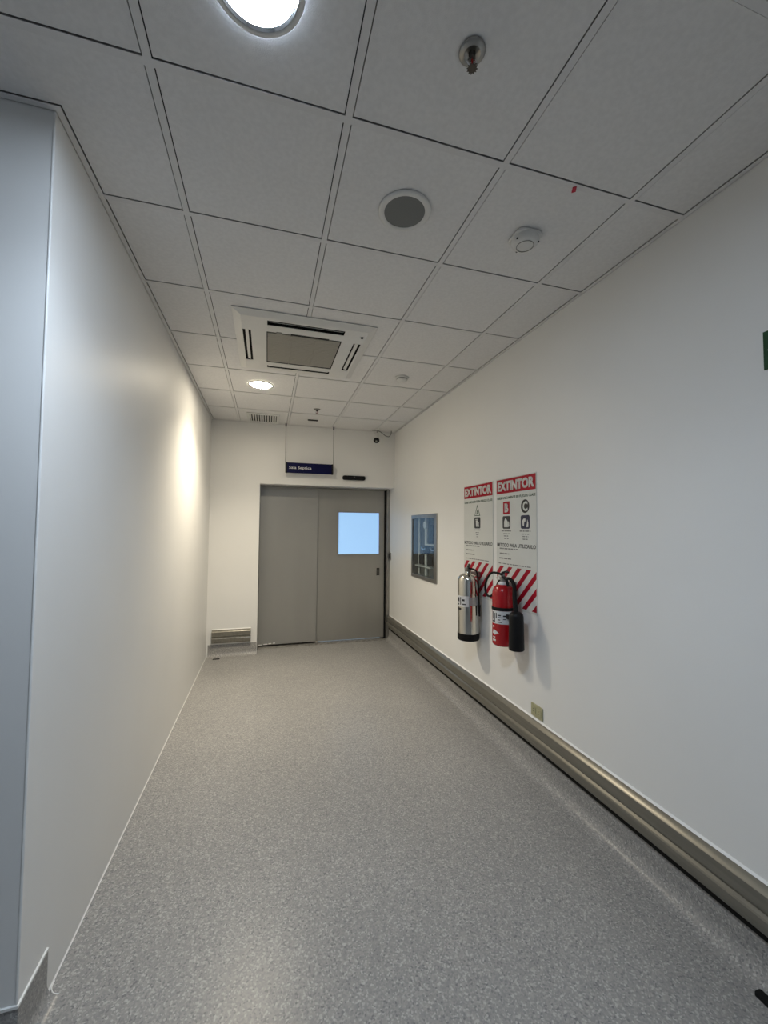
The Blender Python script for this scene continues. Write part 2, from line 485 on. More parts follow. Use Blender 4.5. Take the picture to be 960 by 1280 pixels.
# plain ceiling over the lobby, behind and beside the viewer
part('ceiling_board', box(new(), XB, XR, YB, -1.205, ZC + 0.0025, ZC + 0.018), 'ceiling_tile', ceiling, smooth=0)
part('ceiling_board', box(new(), XB, -1.205, -1.2, YC, ZC + 0.0025, ZC + 0.018), 'ceiling_tile', ceiling, smooth=0)

# ------------------------------------------------------------------ door
door = thing('door_1', ((DX0 + XR) / 2, YD, 0), 'grey metal sliding door with square lit window at corridor end', 'door', kind='structure')
JX = 1.052                     # meeting line of the two panels
LX = 2.041                     # right edge of the leaf
part('side_panel', box(new(), DX0 + 0.006, JX, YD - 0.03, YD + 0.02, 0.03, DZ), 'door_steel', door, bevel=0.002, label='left grey door panel without window')
WN = (1.353, 1.965, 1.236, 1.848)
leaf = part('door_leaf', plate(new(), (JX, LX, 0.02, DZ), [WN], 0, -0.04, lambda u, v, d: (u, YD - d, v)), 'door_steel_leaf', door, smooth=0, label='right grey door leaf with window')
part('window_frame', plate(new(), (WN[0] - 0.012, WN[1] + 0.012, WN[2] - 0.012, WN[3] + 0.012), [(WN[0] + 0.004, WN[1] - 0.004, WN[2] + 0.004, WN[3] - 0.004)], 0.003, -0.02, lambda u, v, d: (u, YD - d, v)), 'frame_steel', leaf)
part('pane', box(new(), WN[0], WN[1], YD + 0.006, YD + 0.014, WN[2], WN[3]), 'lit_pane', leaf, label='pane glowing pale blue')
hf = on_end(1.95, 0.98, YD)
hd = part('handle_recess', plate(new(), (-0.032, 0.032, -0.062, 0.062), [(-0.022, 0.022, -0.052, 0.052)], 0, 0.006, hf), 'frame_steel', leaf)
part('handle_plate', prism(new(), rect(-0.022, 0.022, -0.052, 0.052), 0.0005, 0.002, hf), 'black_plastic', leaf)
part('finger_grip', prism(new(), rrect(-0.009, 0.009, -0.04, 0.04, 0.006, 3), 0.002, 0.007, hf), 'scuffed_metal', leaf)
part('side_gap', box(new(), LX, 2.062, YD - 0.01, YD + 0.03, 0, DZ), 'black_rubber', door, smooth=0)  # black box standing in for the dark gap beside the leaf
part('jamb', box(new(), 2.062, XR, 4.42, YD + 0.06, 0, DZ), 'frame_steel', door, bevel=0.002)
part('jamb', box(new(), DX0 - 0.0, DX0 + 0.006, 4.34, YD + 0.06, 0, DZ), 'frame_steel', door, smooth=0)
part('head_track', box(new(), DX0 + 0.006, 2.062, 4.34, YD + 0.06, DZ - 0.012, DZ), 'frame_steel', door, smooth=0)
part('threshold', prism(new(), [(4.40, 0), (4.43, 0.006), (YD + 0.06, 0.006), (YD + 0.06, 0)], DX0 + 0.006, 2.062, lambda u, v, d: (d, u, v)), 'scuffed_metal', door)
for k, (a, b, z) in enumerate(((0.275, 0.33, 0.028), (0.345, 0.40, 0.034), (0.41, 0.45, 0.040), (0.47, 0.50, 0.042))):
    part('sealant_fleck', prism(new(), rrect(a, b, z, z + 0.012, 0.005, 2), 0.03, 0.033, on_end(0, 0, YD)), 'caulk', door)
part('floor_guide', box(new(), JX - 0.015, JX + 0.02, YD - 0.07, YD - 0.032, 0.006, 0.04), 'scuffed_metal', door, bevel=0.004)
part('light_gap', box(new(), JX + 0.03, LX - 0.05, YD + 0.036, YD + 0.04, 0.006, 0.024), 'gap_glow', door, smooth=0, label='bluish light showing under the leaf')
part('backing', box(new(), DX0, XR, YD + 0.06, YD + 0.09, 0, DZ), 'plenum_dark', door, smooth=0)

# ------------------------------------------------------------------ bumper rails
RP = [(0.0, 0.352), (0.012, 0.352), (0.034, 0.338), (0.040, 0.330), (0.040, 0.276), (0.032, 0.268), (0.032, 0.262), (0.043, 0.254), (0.046, 0.247), (0.044, 0.205), (0.036, 0.194), (0.020, 0.188), (0.0, 0.188)]
r = thing('bumper_rail', (XR, 1.0, 0.188), 'long brushed steel bumper rail low along the right wall', 'bumper rail', 'steel bumper rails')
part('rail_profile', extrude_profile(new(), RP, [((XR, YB + 0.2), (-1, 0)), ((XR, 4.40), (-1, 0))]), 'rail_steel', r, smooth=25)
part('shade_strip', prism(new(), rect(0.0, 0.016, 0.158, 0.192), -4.40, -YB - 0.2, lambda u, v, d: (XR - u, -d, v)), 'black_rubber', r, smooth=0)  # black strip put in as the shadow line under the rail
part('sealant_line', prism(new(), [(0, 0.352), (0.010, 0.352), (0, 0.360)], -4.40, -YB - 0.2, lambda u, v, d: (XR - u, -d, v)), 'caulk', r, smooth=0)
r = thing('bumper_rail', (-0.04, YE, 0.16), 'short steel bumper rail on end wall left of the door', 'bumper rail', 'steel bumper rails')
RP2 = [(o, z - 0.018) for o, z in RP]
part('rail_profile', extrude_profile(new(), RP2, [((-0.272, YE), (0, -1)), ((0.190, YE), (0, -1))]), 'rail_steel', r, smooth=25)
part('sealant_line', prism(new(), [(0, 0.334), (0.010, 0.334), (0, 0.342)], -0.272, 0.190, lambda u, v, d: (d, YE - u, v)), 'caulk', r, smooth=0)

# ================================================================== CEILING THINGS
def spot(parent, power, color, size=140, blend=0.7, drop=0.02):
    l = bpy.data.lights.new('bulb', 'SPOT'); l.energy = power; l.color = color
    l.spot_size = math.radians(size); l.spot_blend = blend; l.shadow_soft_size = 0.08
    o = bpy.data.objects.new('bulb', l); C.objects.link(o); o.parent = parent; o.location = (0, 0, -drop)
    return o
def downlight(x, y, label, mat, power, color, size=140, blend=0.7):
    t = thing('ceiling_downlight', (x, y, ZC), label, 'ceiling light', 'round recessed downlights')
    ring = [(0.105, 0.0), (0.122, 0.0), (0.122, -0.003), (0.119, -0.007), (0.112, -0.009), (0.107, -0.008), (0.105, -0.004)]
    part('trim_ring', lathe(new(), ring + [ring[0]], (x, y, ZC), n=48), 'white_metal', t, smooth=60)
    part('reflector', lathe(new(), [(0.107, -0.007), (0.102, -0.0015), (0.099, -0.0015), (0.105, -0.0085), (0.107, -0.007)], (x, y, ZC), n=48), 'chrome', t, smooth=60)
    part('diffuser', lathe(new(), [(0, -0.004), (0.05, -0.0035), (0.104, -0.001), (0.104, 0), (0, 0)], (x, y, ZC), n=40), mat, t)
    spot(t, power, color, size, blend)
downlight(0.312, -0.283, 'large bright white downlight in the ceiling overhead, nearest the viewer', 'lamp_cool', P_NEAR, COOL)
downlight(0.28, 2.72, 'glowing round downlight beyond the ceiling air conditioner', 'lamp_warm', P_FAR, WARM, 128, 0.95)
for x, y, w in ((0.3, -3.3, 'in the ceiling straight behind the viewer'), (-2.1, -0.9, 'in the lobby ceiling left of the corridor corner'), (-2.1, -3.3, 'in the far lobby corner behind the viewer')):
    downlight(x, y, 'added unseen round downlight ' + w, 'lamp_lobby_fill', P_LOBBY_FILL, COOL)  # unseen lamps, added so the lobby is not left dark

# ceiling speaker
t = thing('ceiling_speaker', (0.91, 0.315, ZC), 'round ceiling speaker with grey grille and white rim', 'speaker')
part('rim', lathe(new(), [(0.088, 0), (0.114, 0), (0.114, -0.003), (0.108, -0.008), (0.094, -0.009), (0.088, -0.006), (0.088, 0)], t.location, n=48), 'white_plastic', t, smooth=60)
part('grille', lathe(new(), [(0, -0.007), (0.05, -0.0065), (0.088, -0.005), (0.088, 0), (0, 0)], t.location, n=48), 'speaker_grille', t, smooth=60, label='dark grey perforated grille')

# sprinklers
def sprinkler(x, y, label, s=1.0):
    t = thing('fire_sprinkler', (x, y, ZC), label, 'sprinkler', 'pendent sprinkler heads')
    c = t.location
    part('escutcheon', lathe(new(), [(0, 0), (0.038 * s, 0), (0.038 * s, -0.003), (0.034 * s, -0.007), (0.024 * s, -0.010), (0.019 * s, -0.006), (0, -0.006)], c, n=32), 'frame_steel', t, smooth=50)
    part('body', lathe(new(), [(0, -0.006), (0.011 * s, -0.006), (0.011 * s, -0.02), (0.007 * s, -0.024), (0, -0.024)], c, n=6), 'valve_dark', t)
    for sg in (-1, 1):
        part('frame_arm', tube(new(), [c + Vector((sg * 0.008 * s, 0, -0.02)), c + Vector((sg * 0.015 * s, 0, -0.034)), c + Vector((sg * 0.004 * s, 0, -0.05))], 0.0022, 6), 'chrome', t)
    part('glass_bulb', cyl(new(), c + Vector((0, 0, -0.024)), c + Vector((0, 0, -0.048)), 0.0025, 8), 'red_paint', t)
    bm = new(); pts = []
    for i in range(24):
        rr = (0.016 if i % 2 else 0.011) * s
        pts.append((c.x + rr * math.cos(i * math.pi / 12), c.y + rr * math.sin(i * math.pi / 12)))
    prism(bm, pts, ZC - 0.050, ZC - 0.052)
    part('deflector', bm, 'valve_dark', t, smooth=0)
sprinkler(0.905, -0.295, 'chrome sprinkler head in the ceiling panel nearest the viewer')
sprinkler(0.893, 3.36, 'small far sprinkler head above the hanging blue sign')

# smoke detectors
t = thing('smoke_detector', (1.503, 0.30, ZC), 'white smoke detector with ring face, beside the ceiling speaker', 'smoke detector', 'smoke detectors')
part('base', prism(new(), rrect(-0.066, 0.066, -0.06, 0.06, 0.035), 0, 0.012, on_ceiling(1.503, 0.30)), 'white_plastic', t, bevel=0.003)
part('body', lathe(new(), [(0.062, -0.010), (0.062, -0.022), (0.056, -0.034), (0.046, -0.042), (0.0, -0.044)], t.location, n=40), 'white_plastic', t, smooth=60)
part('ring', lathe(new(), [(0.037, -0.0425), (0.040, -0.0425), (0.040, -0.0445), (0.037, -0.0450), (0.037, -0.0425)], t.location, n=40), 'cable_grey', t)
for a in (95, 200, 330):
    p = t.location + Vector((0.0595 * math.cos(math.radians(a)), 0.0595 * math.sin(math.radians(a)), -0.029))
    part('indicator', cyl(new(), p, p + Vector((0, 0, -0.004)), 0.004, 8), 'black_plastic', t)
t = thing('smoke_detector', (1.515, 2.14, ZC), 'small domed smoke detector in the far ceiling right of air conditioner', 'smoke detector', 'smoke detectors')
part('base', lathe(new(), [(0, 0), (0.062, 0), (0.062, -0.010), (0.054, -0.014), (0, -0.014)], t.location, n=32), 'white_plastic', t)
part('body', lathe(new(), [(0.046, -0.014), (0.050, -0.024), (0.044, -0.034), (0.024, -0.042), (0, -0.044)], t.location, n=32), 'white_plastic', t, smooth=60)
part('vent_band', lathe(new(), [(0.044, -0.013), (0.0485, -0.016), (0.0505, -0.021), (0.044, -0.021)], t.location, n=32), 'cable_grey', t)

# air conditioner cassette
ax0, ax1, ay0, ay1 = 0.125, 1.065, 1.320, 2.305
t = thing('ceiling_air_conditioner', ((ax0 + ax1) / 2, (ay0 + ay1) / 2, ZC), 'square white ceiling cassette air conditioner with dark grille', 'air conditioner')
GR = (0.336, 0.858, 1.552, 2.085)
SL = [(0.340, 0.856, 1.398, 1.462), (0.178, 0.232, 1.560, 2.075), (0.946, 1.000, 1.560, 2.075), (0.340, 0.856, 2.150, 2.196)]
fz = lambda u, v, d: (u, v, d)
FR = (ax0 + 0.05, ax1 - 0.05, ay0 + 0.05, ay1 - 0.05)
bm = plate(new(), FR, [GR] + SL, ZC - 0.0240, ZC - 0.0210, fz)
o4, i4 = rect(ax0, ax1, ay0, ay1), rect(*FR)
vo = [bm.verts.new((u, v, ZC - 0.005)) for u, v in o4]; vt = [bm.verts.new((u, v, ZC - 0.001)) for u, v in o4]; vi = [bm.verts.new((u, v, ZC - 0.0240)) for u, v in i4]
for i in range(4):
    j = (i + 1) % 4
    bm.faces.new((vo[i], vo[j], vi[j], vi[i])); bm.faces.new((vt[i], vt[j], vo[j], vo[i]))
part('panel', bm, 'white_plastic', t, smooth=0)
part('cavity', box(new(), ax0 + 0.03, ax1 - 0.03, ay0 + 0.03, ay1 - 0.03, ZC - 0.004, ZC - 0.0005), 'black_rubber', t, smooth=0)
part('grip_slot', box(new(), 0.50, 0.765, GR[2] - 0.010, GR[2] + 0.012, ZC - 0.0255, ZC - 0.0220), 'black_plastic', t, smooth=0)
gi = part('intake_grille', box(new(), GR[0] + 0.006, GR[1] - 0.006, GR[2] + 0.030, GR[3] - 0.006, ZC - 0.0180, ZC - 0.0120), 'intake_mesh', t, smooth=0)
bm = new()
for i in range(22):
    y = GR[2] + 0.04 + i * 0.0222
    box(bm, GR[0] + 0.006, GR[1] - 0.006, y, y + 0.010, ZC - 0.0192, ZC - 0.0180)
part('grille_slats', bm, 'intake_mesh', gi, smooth=0)
for fx in (0.33, 0.66):
    x = GR[0] + (GR[1] - GR[0]) * fx
    part('grille_rib', box(new(), x - 0.003, x + 0.003, GR[2] + 0.03, GR[3] - 0.006, ZC - 0.0235, ZC - 0.0180), 'intake_mesh', gi, smooth=0)
part('latch', box(new(), 0.40, 0.44, GR[2] - 0.012, GR[2] + 0.010, ZC - 0.0280, ZC - 0.0220), 'cable_grey', t, bevel=0.002)
for i, s in enumerate(SL):
    lx, ly = s[1] - s[0], s[3] - s[2]
    cx, cy = (s[0] + s[1]) / 2, (s[2] + s[3]) / 2
    bm = new()
    w = 0.011 if i < 3 else 0.021
    if lx > ly: prism(bm, [(-w, -0.004), (w, 0.006), (w, 0.009), (-w, -0.001)], -lx / 2 + 0.01, lx / 2 - 0.01, lambda u, v, d, cx=cx, cy=cy: (cx + d, cy + u, ZC - 0.0180 + v))
    else: prism(bm, [(-w, 0.004), (w, -0.004), (w, -0.001), (-w, 0.007)], -ly / 2 + 0.01, ly / 2 - 0.01, lambda u, v, d, cx=cx, cy=cy: (cx + u, cy + d, ZC - 0.0180 + v))
    part('louver_vane', bm, 'white_plastic', t, smooth=0)
part('sensor_eye', prism(new(), rrect(0.976, 0.994, 1.440, 1.462, 0.004, 2), ZC - 0.0285, ZC - 0.0250), 'black_plastic', t, smooth=0)

# far air diffuser
dx0, dx1, dy0, dy1 = 0.105, 0.485, 3.72, 4.12
t = thing('air_diffuser', ((dx0 + dx1) / 2, (dy0 + dy1) / 2, ZC), 'white slatted air diffuser in the ceiling near the end wall', 'air vent')
part('frame', plate(new(), (dx0, dx1, dy0, dy1), [(dx0 + 0.03, dx1 - 0.03, dy0 + 0.03, dy1 - 0.03)], ZC - 0.016, ZC - 0.001, fz), 'white_metal', t, bevel=0.003)
part('backing', box(new(), dx0 + 0.02, dx1 - 0.02, dy0 + 0.02, dy1 - 0.02, ZC - 0.003, ZC - 0.0005), 'plenum_dark', t, smooth=0)
for i in range(11):
    x = dx0 + 0.045 + i * 0.029
    part('slat', prism(new(), [(x - 0.011, -0.003), (x - 0.009, -0.003), (x + 0.006, -0.015), (x + 0.004, -0.015)], dy0 + 0.03, dy1 - 0.03, lambda u, v, d: (u, d, ZC + v)), 'white_metal', t, smooth=0)

# small slot plate and red tag
bm = prism(new(), rrect(0.835, 0.962, 3.825, 3.862, 0.012, 3), 0.0, 0.008, on_ceiling())
solo('ceiling_slot', bm, 'black_plastic', 'small dark oblong slot plate in the ceiling behind the far sprinkler', 'ceiling plate')
bm = prism(new(), [(1.515, 0.004), (1.527, -0.004), (1.540, 0.016), (1.528, 0.026)], 0.0, 0.004, on_ceiling())
solo('red_tag', bm, 'red_tag', 'tiny red tag on the ceiling grid near the smoke detector', 'tag')

# ================================================================== END WALL THINGS
SY = 4.10
t = thing('hanging_sign', (0.893, SY, 2.335), 'dark blue hanging sign reading Sala Septica on two rods', 'sign')
part('board', box(new(), 0.588, 1.197, SY - 0.008, SY + 0.008, 2.335, 2.470), 'sign_blue', t, bevel=0.002)
for x in (0.588, 1.185):
    part('end_cap', box(new(), x - 0.003, x + 0.015, SY - 0.011, SY + 0.011, 2.332, 2.473), 'black_plastic', t, bevel=0.002)
text_part('lettering', 'Sala Septica', 0.625, 0.915, 2.375, 2.425, 0.008, 0.0088, on_end(0, 0, SY), 'label_white', t, 0.012)
for x in (0.579, 1.206):
    part('rod', cyl(new(), (x, SY, 2.335), (x, SY, ZC - 0.004), 0.0042, 8), 'cable_grey', t)
    part('rod_mount', cyl(new(), (x, SY, ZC - 0.045), (x, SY, ZC - 0.003), 0.009, 10), 'black_plastic', t)

t = thing('door_sensor', (1.508, YE, 2.282), 'black oblong motion sensor above the sliding door', 'sensor')
part('housing', prism(new(), rrect(1.350, 1.666, 2.282, 2.341, 0.022, 5), 0, 0.045, on_end()), 'black_plastic', t, bevel=0.006)
part('logo_mark', prism(new(), [(1.497, 2.318), (1.512, 2.327), (1.522, 2.318), (1.512, 2.322)], 0.0455, 0.046, on_end()), 'cable_grey', t, smooth=0)

t = thing('security_camera', (1.80, 4.02, ZC), 'small bullet security camera hanging from the ceiling corner', 'security camera')
part('base', lathe(new(), [(0, 0), (0.035, 0), (0.035, -0.012), (0.024, -0.02), (0, -0.02)], t.location, n=24), 'white_plastic', t)
part('arm', tube(new(), [(1.80, 4.02, ZC - 0.018), (1.795, 4.03, ZC - 0.05), (1.785, 4.04, ZC - 0.085)], 0.011, 10), 'cable_grey', t)
p0 = Vector((1.80, 4.06, 2.925)); dv = Vector((-0.18, -0.50, -0.85)).normalized()
part('body', lathe(new(), [(0, 0), (0.028, 0.0), (0.037, 0.014), (0.037, 0.13), (0.033, 0.132)], p0, dv, 24), 'white_plastic', t, smooth=50)
part('front', lathe(new(), [(0.038, 0.112), (0.041, 0.130), (0.038, 0.142), (0.031, 0.138), (0, 0.136)], p0, dv, 24), 'black_plastic', t, smooth=50, label='black lens face')
part('lens', lathe(new(), [(0.012, 0.1365), (0.012, 0.140), (0.006, 0.142), (0, 0.1425)], p0, dv, 16), 'cable_grey', t)
bm = tube(new(), [(1.74, 4.09, ZC - 0.008), (1.84, 4.10, ZC - 0.012), (1.89, 4.10, 2.945), (1.94, 4.10, 2.912), (1.985, 4.09, 2.905), (2.010, 4.08, 2.945), (2.012, 4.07, ZC - 0.002)], 0.006, 8)
solo('camera_cable', bm, 'cable_grey', 'grey cable looping from the ceiling to the security camera', 'cable')

# ================================================================== RIGHT WALL THINGS
# ---- valve cabinet
t = thing('valve_cabinet', (XR, (CB[0] + CB[1]) / 2, CB[2]), 'glazed steel wall cabinet with pipes and valves inside', 'cabinet')
R0 = on_right()
ub, ut = -CB[1], -CB[0]
part('frame', plate(new(), (ub, ut, CB[2], CB[3]), [(ub + 0.035, ut - 0.075, CB[2] + 0.04, CB[3] - 0.045)], -0.002, 0.012, R0), 'frame_steel', t, bevel=0.002)
bm = plate(new(), (ub + 0.032, ut - 0.032, CB[2] + 0.032, CB[3] - 0.032), [(ub + 0.04, ut - 0.04, CB[2] + 0.04, CB[3] - 0.04)], -0.10, -0.003, R0)
part('housing', bm, 'frame_steel', t, smooth=0)
part('back_panel', prism(new(), rect(ub + 0.033, ut - 0.033, CB[2] + 0.033, CB[3] - 0.033), -0.108, -0.10, R0), 'box_back', t, smooth=0)
part('glass', prism(new(), rect(ub + 0.0345, ut - 0.0745, CB[2] + 0.0395, CB[3] - 0.0445), -0.002, 0.003, R0), 'clear_pane', t, smooth=0)
for k, (du, r_) in enumerate(((0.10, 0.011), (0.33, 0.022), (0.60, 0.014))):
    pp = part('pipe', cyl(new(), R0(ub + du, CB[2] + 0.04, -0.06), R0(ub + du, CB[3] - 0.04, -0.06), r_, 12), 'pipe_white', t)
    if k:
        part('valve_body', lathe(new(), [(0, -0.05), (0.028, -0.05), (0.04, -0.025), (0.04, 0.025), (0.028, 0.05), (0, 0.05)], R0(ub + du, 1.37, -0.06), n=16), 'black_plastic', pp)
        part('valve_handle', tube(new(), [R0(ub + du - 0.07, 1.40, -0.02), R0(ub + du, 1.375, -0.015), R0(ub + du + 0.08, 1.385, -0.02)], 0.009, 8), 'chrome', pp)
part('control_box', prism(new(), rrect(ub + 0.45, ub + 0.54, 1.45, 1.66, 0.01, 3), -0.10, -0.05, R0), 'black_plastic', t)
part('control_box', prism(new(), rrect(ub + 0.14, ub + 0.27, 1.19, 1.30, 0.01, 3), -0.10, -0.04, R0), 'black_plastic', t)
part('control_box', prism(new(), rrect(ub + 0.40, ub + 0.55, 1.19, 1.31, 0.01, 3), -0.10, -0.04, R0), 'black_plastic', t)
part('pressure_gauge', lathe(new(), [(0, 0), (0.045, 0), (0.045, 0.025), (0.040, 0.028), (0, 0.026)], R0(ub + 0.33, 1.66, -0.06), (-1, 0, 0), 24), 'pipe_white', t)
part('shelf_bar', prism(new(), rect(ub + 0.06, ub + 0.54, 1.165, 1.180), -0.10, -0.02, R0), 'pipe_white', t, smooth=0)
part('cross_pipe', cyl(new(), R0(ub + 0.33, 1.43, -0.055), R0(ub + 0.60, 1.43, -0.055), 0.010, 10), 'pipe_white', t)
part('lower_cover', prism(new(), rect(ub + 0.06, ut - 0.06, CB[2] + 0.04, 1.16), -0.10, -0.075, R0), 'frame_steel', t, smooth=0)

# ---- push button by the door
t = thing('wall_switch', (XR, 4.375, 1.155), 'small dark push button on right wall beside the door', 'switch')
part('plate', prism(new(), rrect(-4.408, -4.345, 1.155, 1.265, 0.006, 3), 0, 0.009, R0), 'frame_steel', t)
part('button', prism(new(), rrect(-4.395, -4.360, 1.175, 1.245, 0.006, 3), 0.009, 0.014, R0), 'black_plastic', t)

# ---- outlet
t = thing('wall_outlet', (XR, 1.044, 0.368), 'beige double socket low on wall below the extinguishers', 'outlet')
part('cover_plate', prism(new(), rrect(-1.103, -0.986, 0.370, 0.452, 0.005, 3), 0, 0.007, R0), 'outlet_beige', t, bevel=0.0015)
for u in (-1.071, -1.018):
    s = part('socket', prism(new(), rrect(u - 0.020, u + 0.020, 0.392, 0.430, 0.008, 3), 0.007, 0.010, R0), 'outlet_beige', t)
    for dz in (-0.008, 0.008):
        part('slot', prism(new(), rect(u - 0.008, u + 0.002, 0.411 + dz - 0.002, 0.411 + dz + 0.002), 0.010, 0.0105, R0), 'outlet_dark', s, smooth=0)

# ---- green exit sign at the edge of view
t = thing('exit_sign', (XR, -0.43, 2.200), 'dark green sign high on the right wall, cut by picture edge', 'sign')
part('board', prism(new(), rect(0.277, 0.60, 2.200, 2.342), 0, 0.005, R0), 'sign_green', t, bevel=0.001)
part('arrow', prism(new(), [(0.290, 2.270), (0.335, 2.305), (0.335, 2.285), (0.40, 2.285), (0.40, 2.255), (0.335, 2.255), (0.335, 2.235)], 0.0052, 0.006, R0), 'label_white', t, smooth=0)

# ---- posters
def poster(yl, yr, label, kind):
    uc0, uc1 = -yl, -yr
    z0, z1 = 1.040, 2.003
    t = thing('instruction_poster', (XR, (yl + yr) / 2, z0), label, 'poster', 'fire extinguisher posters')
    W = uc1 - uc0
    f = lambda u, v, d: R0(uc0 + u, v, d)
    part('sheet', prism(new(), rect(0, W, z0, z1), 0, 0.004, f), 'poster_white', t, smooth=0)
    part('header', prism(new(), rect(0.006, W - 0.006, 1.888, 1.996), 0.004, 0.0046, f), 'poster_red', t, smooth=0, label='red header band')
    text_part('heading', 'EXTINTOR', 0.020, W - 0.020, 1.905, 1.980, 0.0046, 0.0052, f, 'poster_white', t, 0.055)
    text_part('subheading', 'USESE UNICAMENTE EN FUEGOS CLASE', 0.012, W - 0.010, 1.843, 1.862, 0.004, 0.0045, f, 'print_green', t, 0.025)
    def lines(name, rows, mat='print_grey'):
        for (a, b, z, h) in rows:
            bm = new(); u = a; k = 0
            while u < b - 0.004:
                w = min((0.030, 0.018, 0.042, 0.024)[k % 4], b - u)
                prism(bm, rect(u, u + w, z, z + h), 0.004, 0.0044, f); u += w + 0.008; k += 1
            part(name, bm, mat, t, smooth=0)
    def picto(cu, zc, mat, kind2):
        part('pictogram', prism(new(), rrect(cu - 0.051, cu + 0.051, zc - 0.048, zc + 0.048, 0.014), 0.004, 0.0046, f), mat, t, smooth=0)
        bm = new(); g = lambda u, v, d: f(cu + u, zc + v, d)
        if kind2 == 'bin':
            prism(bm, [(-0.026, 0.022), (-0.020, -0.034), (0.004, -0.034), (0.008, 0.022)], 0.0046, 0.0051, g)
            prism(bm, rect(-0.031, 0.012, 0.026, 0.033), 0.0046, 0.0051, g)
            prism(bm, [(0.014, -0.034), (0.032, -0.034), (0.026, -0.010), (0.032, 0.012), (0.018, -0.002)], 0.0046, 0.0051, g)
        elif kind2 == 'can':
            prism(bm, [(-0.030, -0.036), (0.020, -0.036), (0.020, 0.004), (0.004, 0.020), (-0.010, 0.034), (-0.018, 0.026), (-0.030, 0.006)], 0.0046, 0.0051, g)
            prism(bm, [(0.024, -0.036), (0.038, -0.030), (0.036, -0.004), (0.028, 0.010), (0.024, -0.004)], 0.0046, 0.0051, g)
        else:
            prism(bm, [(-0.034, 0.008), (-0.018, 0.024), (0.004, 0.024), (0.004, 0.004), (-0.010, 0.002), (-0.014, -0.030), (-0.026, -0.030)], 0.0046, 0.0051, g)
            prism(bm, [(0.012, -0.036), (0.036, -0.036), (0.036, -0.006), (0.026, 0.018), (0.022, -0.008)], 0.0046, 0.0051, g)
        part('pictogram_figure', bm, 'poster_white', t, smooth=0)
    if kind == 'A':
        cu = 2.071 - 1.827
        outer = [(cu - 0.048, 1.728), (cu + 0.048, 1.728), (cu, 1.826)]
        part('class_badge', prism(new(), outer, 0.004, 0.0045, f), 'print_green', t, smooth=0)
        inner = [(cu - 0.037, 1.734), (cu + 0.037, 1.734), (cu, 1.808)]
        part('class_badge_field', prism(new(), inner, 0.0045, 0.0049, f), 'poster_white', t, smooth=0)
        text_part('class_letter', 'A', cu - 0.016, cu + 0.016, 1.738, 1.778, 0.0049, 0.0053, f, 'print_green', t, 0.02)
        picto(cu, 1.668, 'print_black', 'bin')
        lines('caption_line', [(cu - 0.055, cu + 0.06, 1.603, 0.008), (cu - 0.030, cu + 0.030, 1.582, 0.006), (cu - 0.022, cu + 0.022, 1.563, 0.006), (cu - 0.016, cu + 0.016, 1.546, 0.006)])
    else:
        cu = 1.525 - 1.387
        part('class_badge', prism(new(), rect(cu - 0.043, cu + 0.043, 1.727, 1.824), 0.004, 0.0045, f), 'poster_red', t, smooth=0)
        text_part('class_letter', 'B', cu - 0.024, cu + 0.026, 1.742, 1.810, 0.0045, 0.0052, f, 'poster_white', t, 0.04)
        picto(cu, 1.666, 'print_black', 'can')
        cw = 1.525 - 1.156
        part('class_badge', prism(new(), circ(cw, 1.777, 0.048, 36), 0.004, 0.0045, f), 'print_black', t, smooth=0)
        text_part('class_letter', 'C', cw - 0.027, cw + 0.029, 1.742, 1.812, 0.0045, 0.0052, f, 'poster_white', t, 0.04)
        picto(cw, 1.666, 'print_navy', 'plug')
        for c_ in (cu, cw):
            lines('caption_line', [(c_ - 0.065, c_ + 0.06, 1.598, 0.008), (c_ - 0.042, c_ + 0.042, 1.577, 0.007), (c_ - 0.034, c_ + 0.034, 1.560, 0.007), (c_ - 0.030, c_ + 0.030, 1.541, 0.007)])
    text_part('method_heading', 'METODO PARA UTILIZARLO', 0.010, W - 0.010, 1.481, 1.508, 0.004, 0.0045, f, 'print_black', t, 0.02)
    lines('instruction_line', [(0.045, 0.28, 1.463, 0.009), (0.045, 0.17, 1.425, 0.009), (0.040, 0.195, 1.389, 0.009), (0.030, 0.43, 1.350, 0.007)])
    # red diagonal stripes, clipped to the lower field
    za, zb = 1.056, 1.334
    bm = new(); pitch = 0.110; wide = 0.049; k = 1.0
    for i in range(-4, 8):
        s0 = i * pitch - 0.005
        poly = [(s0, za), (s0 + wide, za), (s0 + wide + (zb - za) * k, zb), (s0 + (zb - za) * k, zb)]
        for lim, keep in ((0.006, 1), (W - 0.006, -1)):
            out = []
            for q in range(len(poly)):
                p, nx = poly[q], poly[(q + 1) % len(poly)]
                a, b = (p[0] - lim) * keep, (nx[0] - lim) * keep
                if a >= 0: out.append(p)
                if a * b < 0:
                    tt = a / (a - b); out.append((p[0] + tt * (nx[0] - p[0]), p[1] + tt * (nx[1] - p[1])))
            poly = out
            if not poly: break
        if len(poly) >= 3: prism(bm, poly, 0.004, 0.0045, f)
    part('warning_stripes', bm, 'poster_red', t, smooth=0, label='red diagonal stripes')
poster(2.071, 1.577, 'white and red EXTINTOR poster with class A, behind the steel extinguisher', 'A')
poster(1.525, 1.031, 'white and red EXTINTOR poster with classes B and C, behind red extinguisher', 'BC')

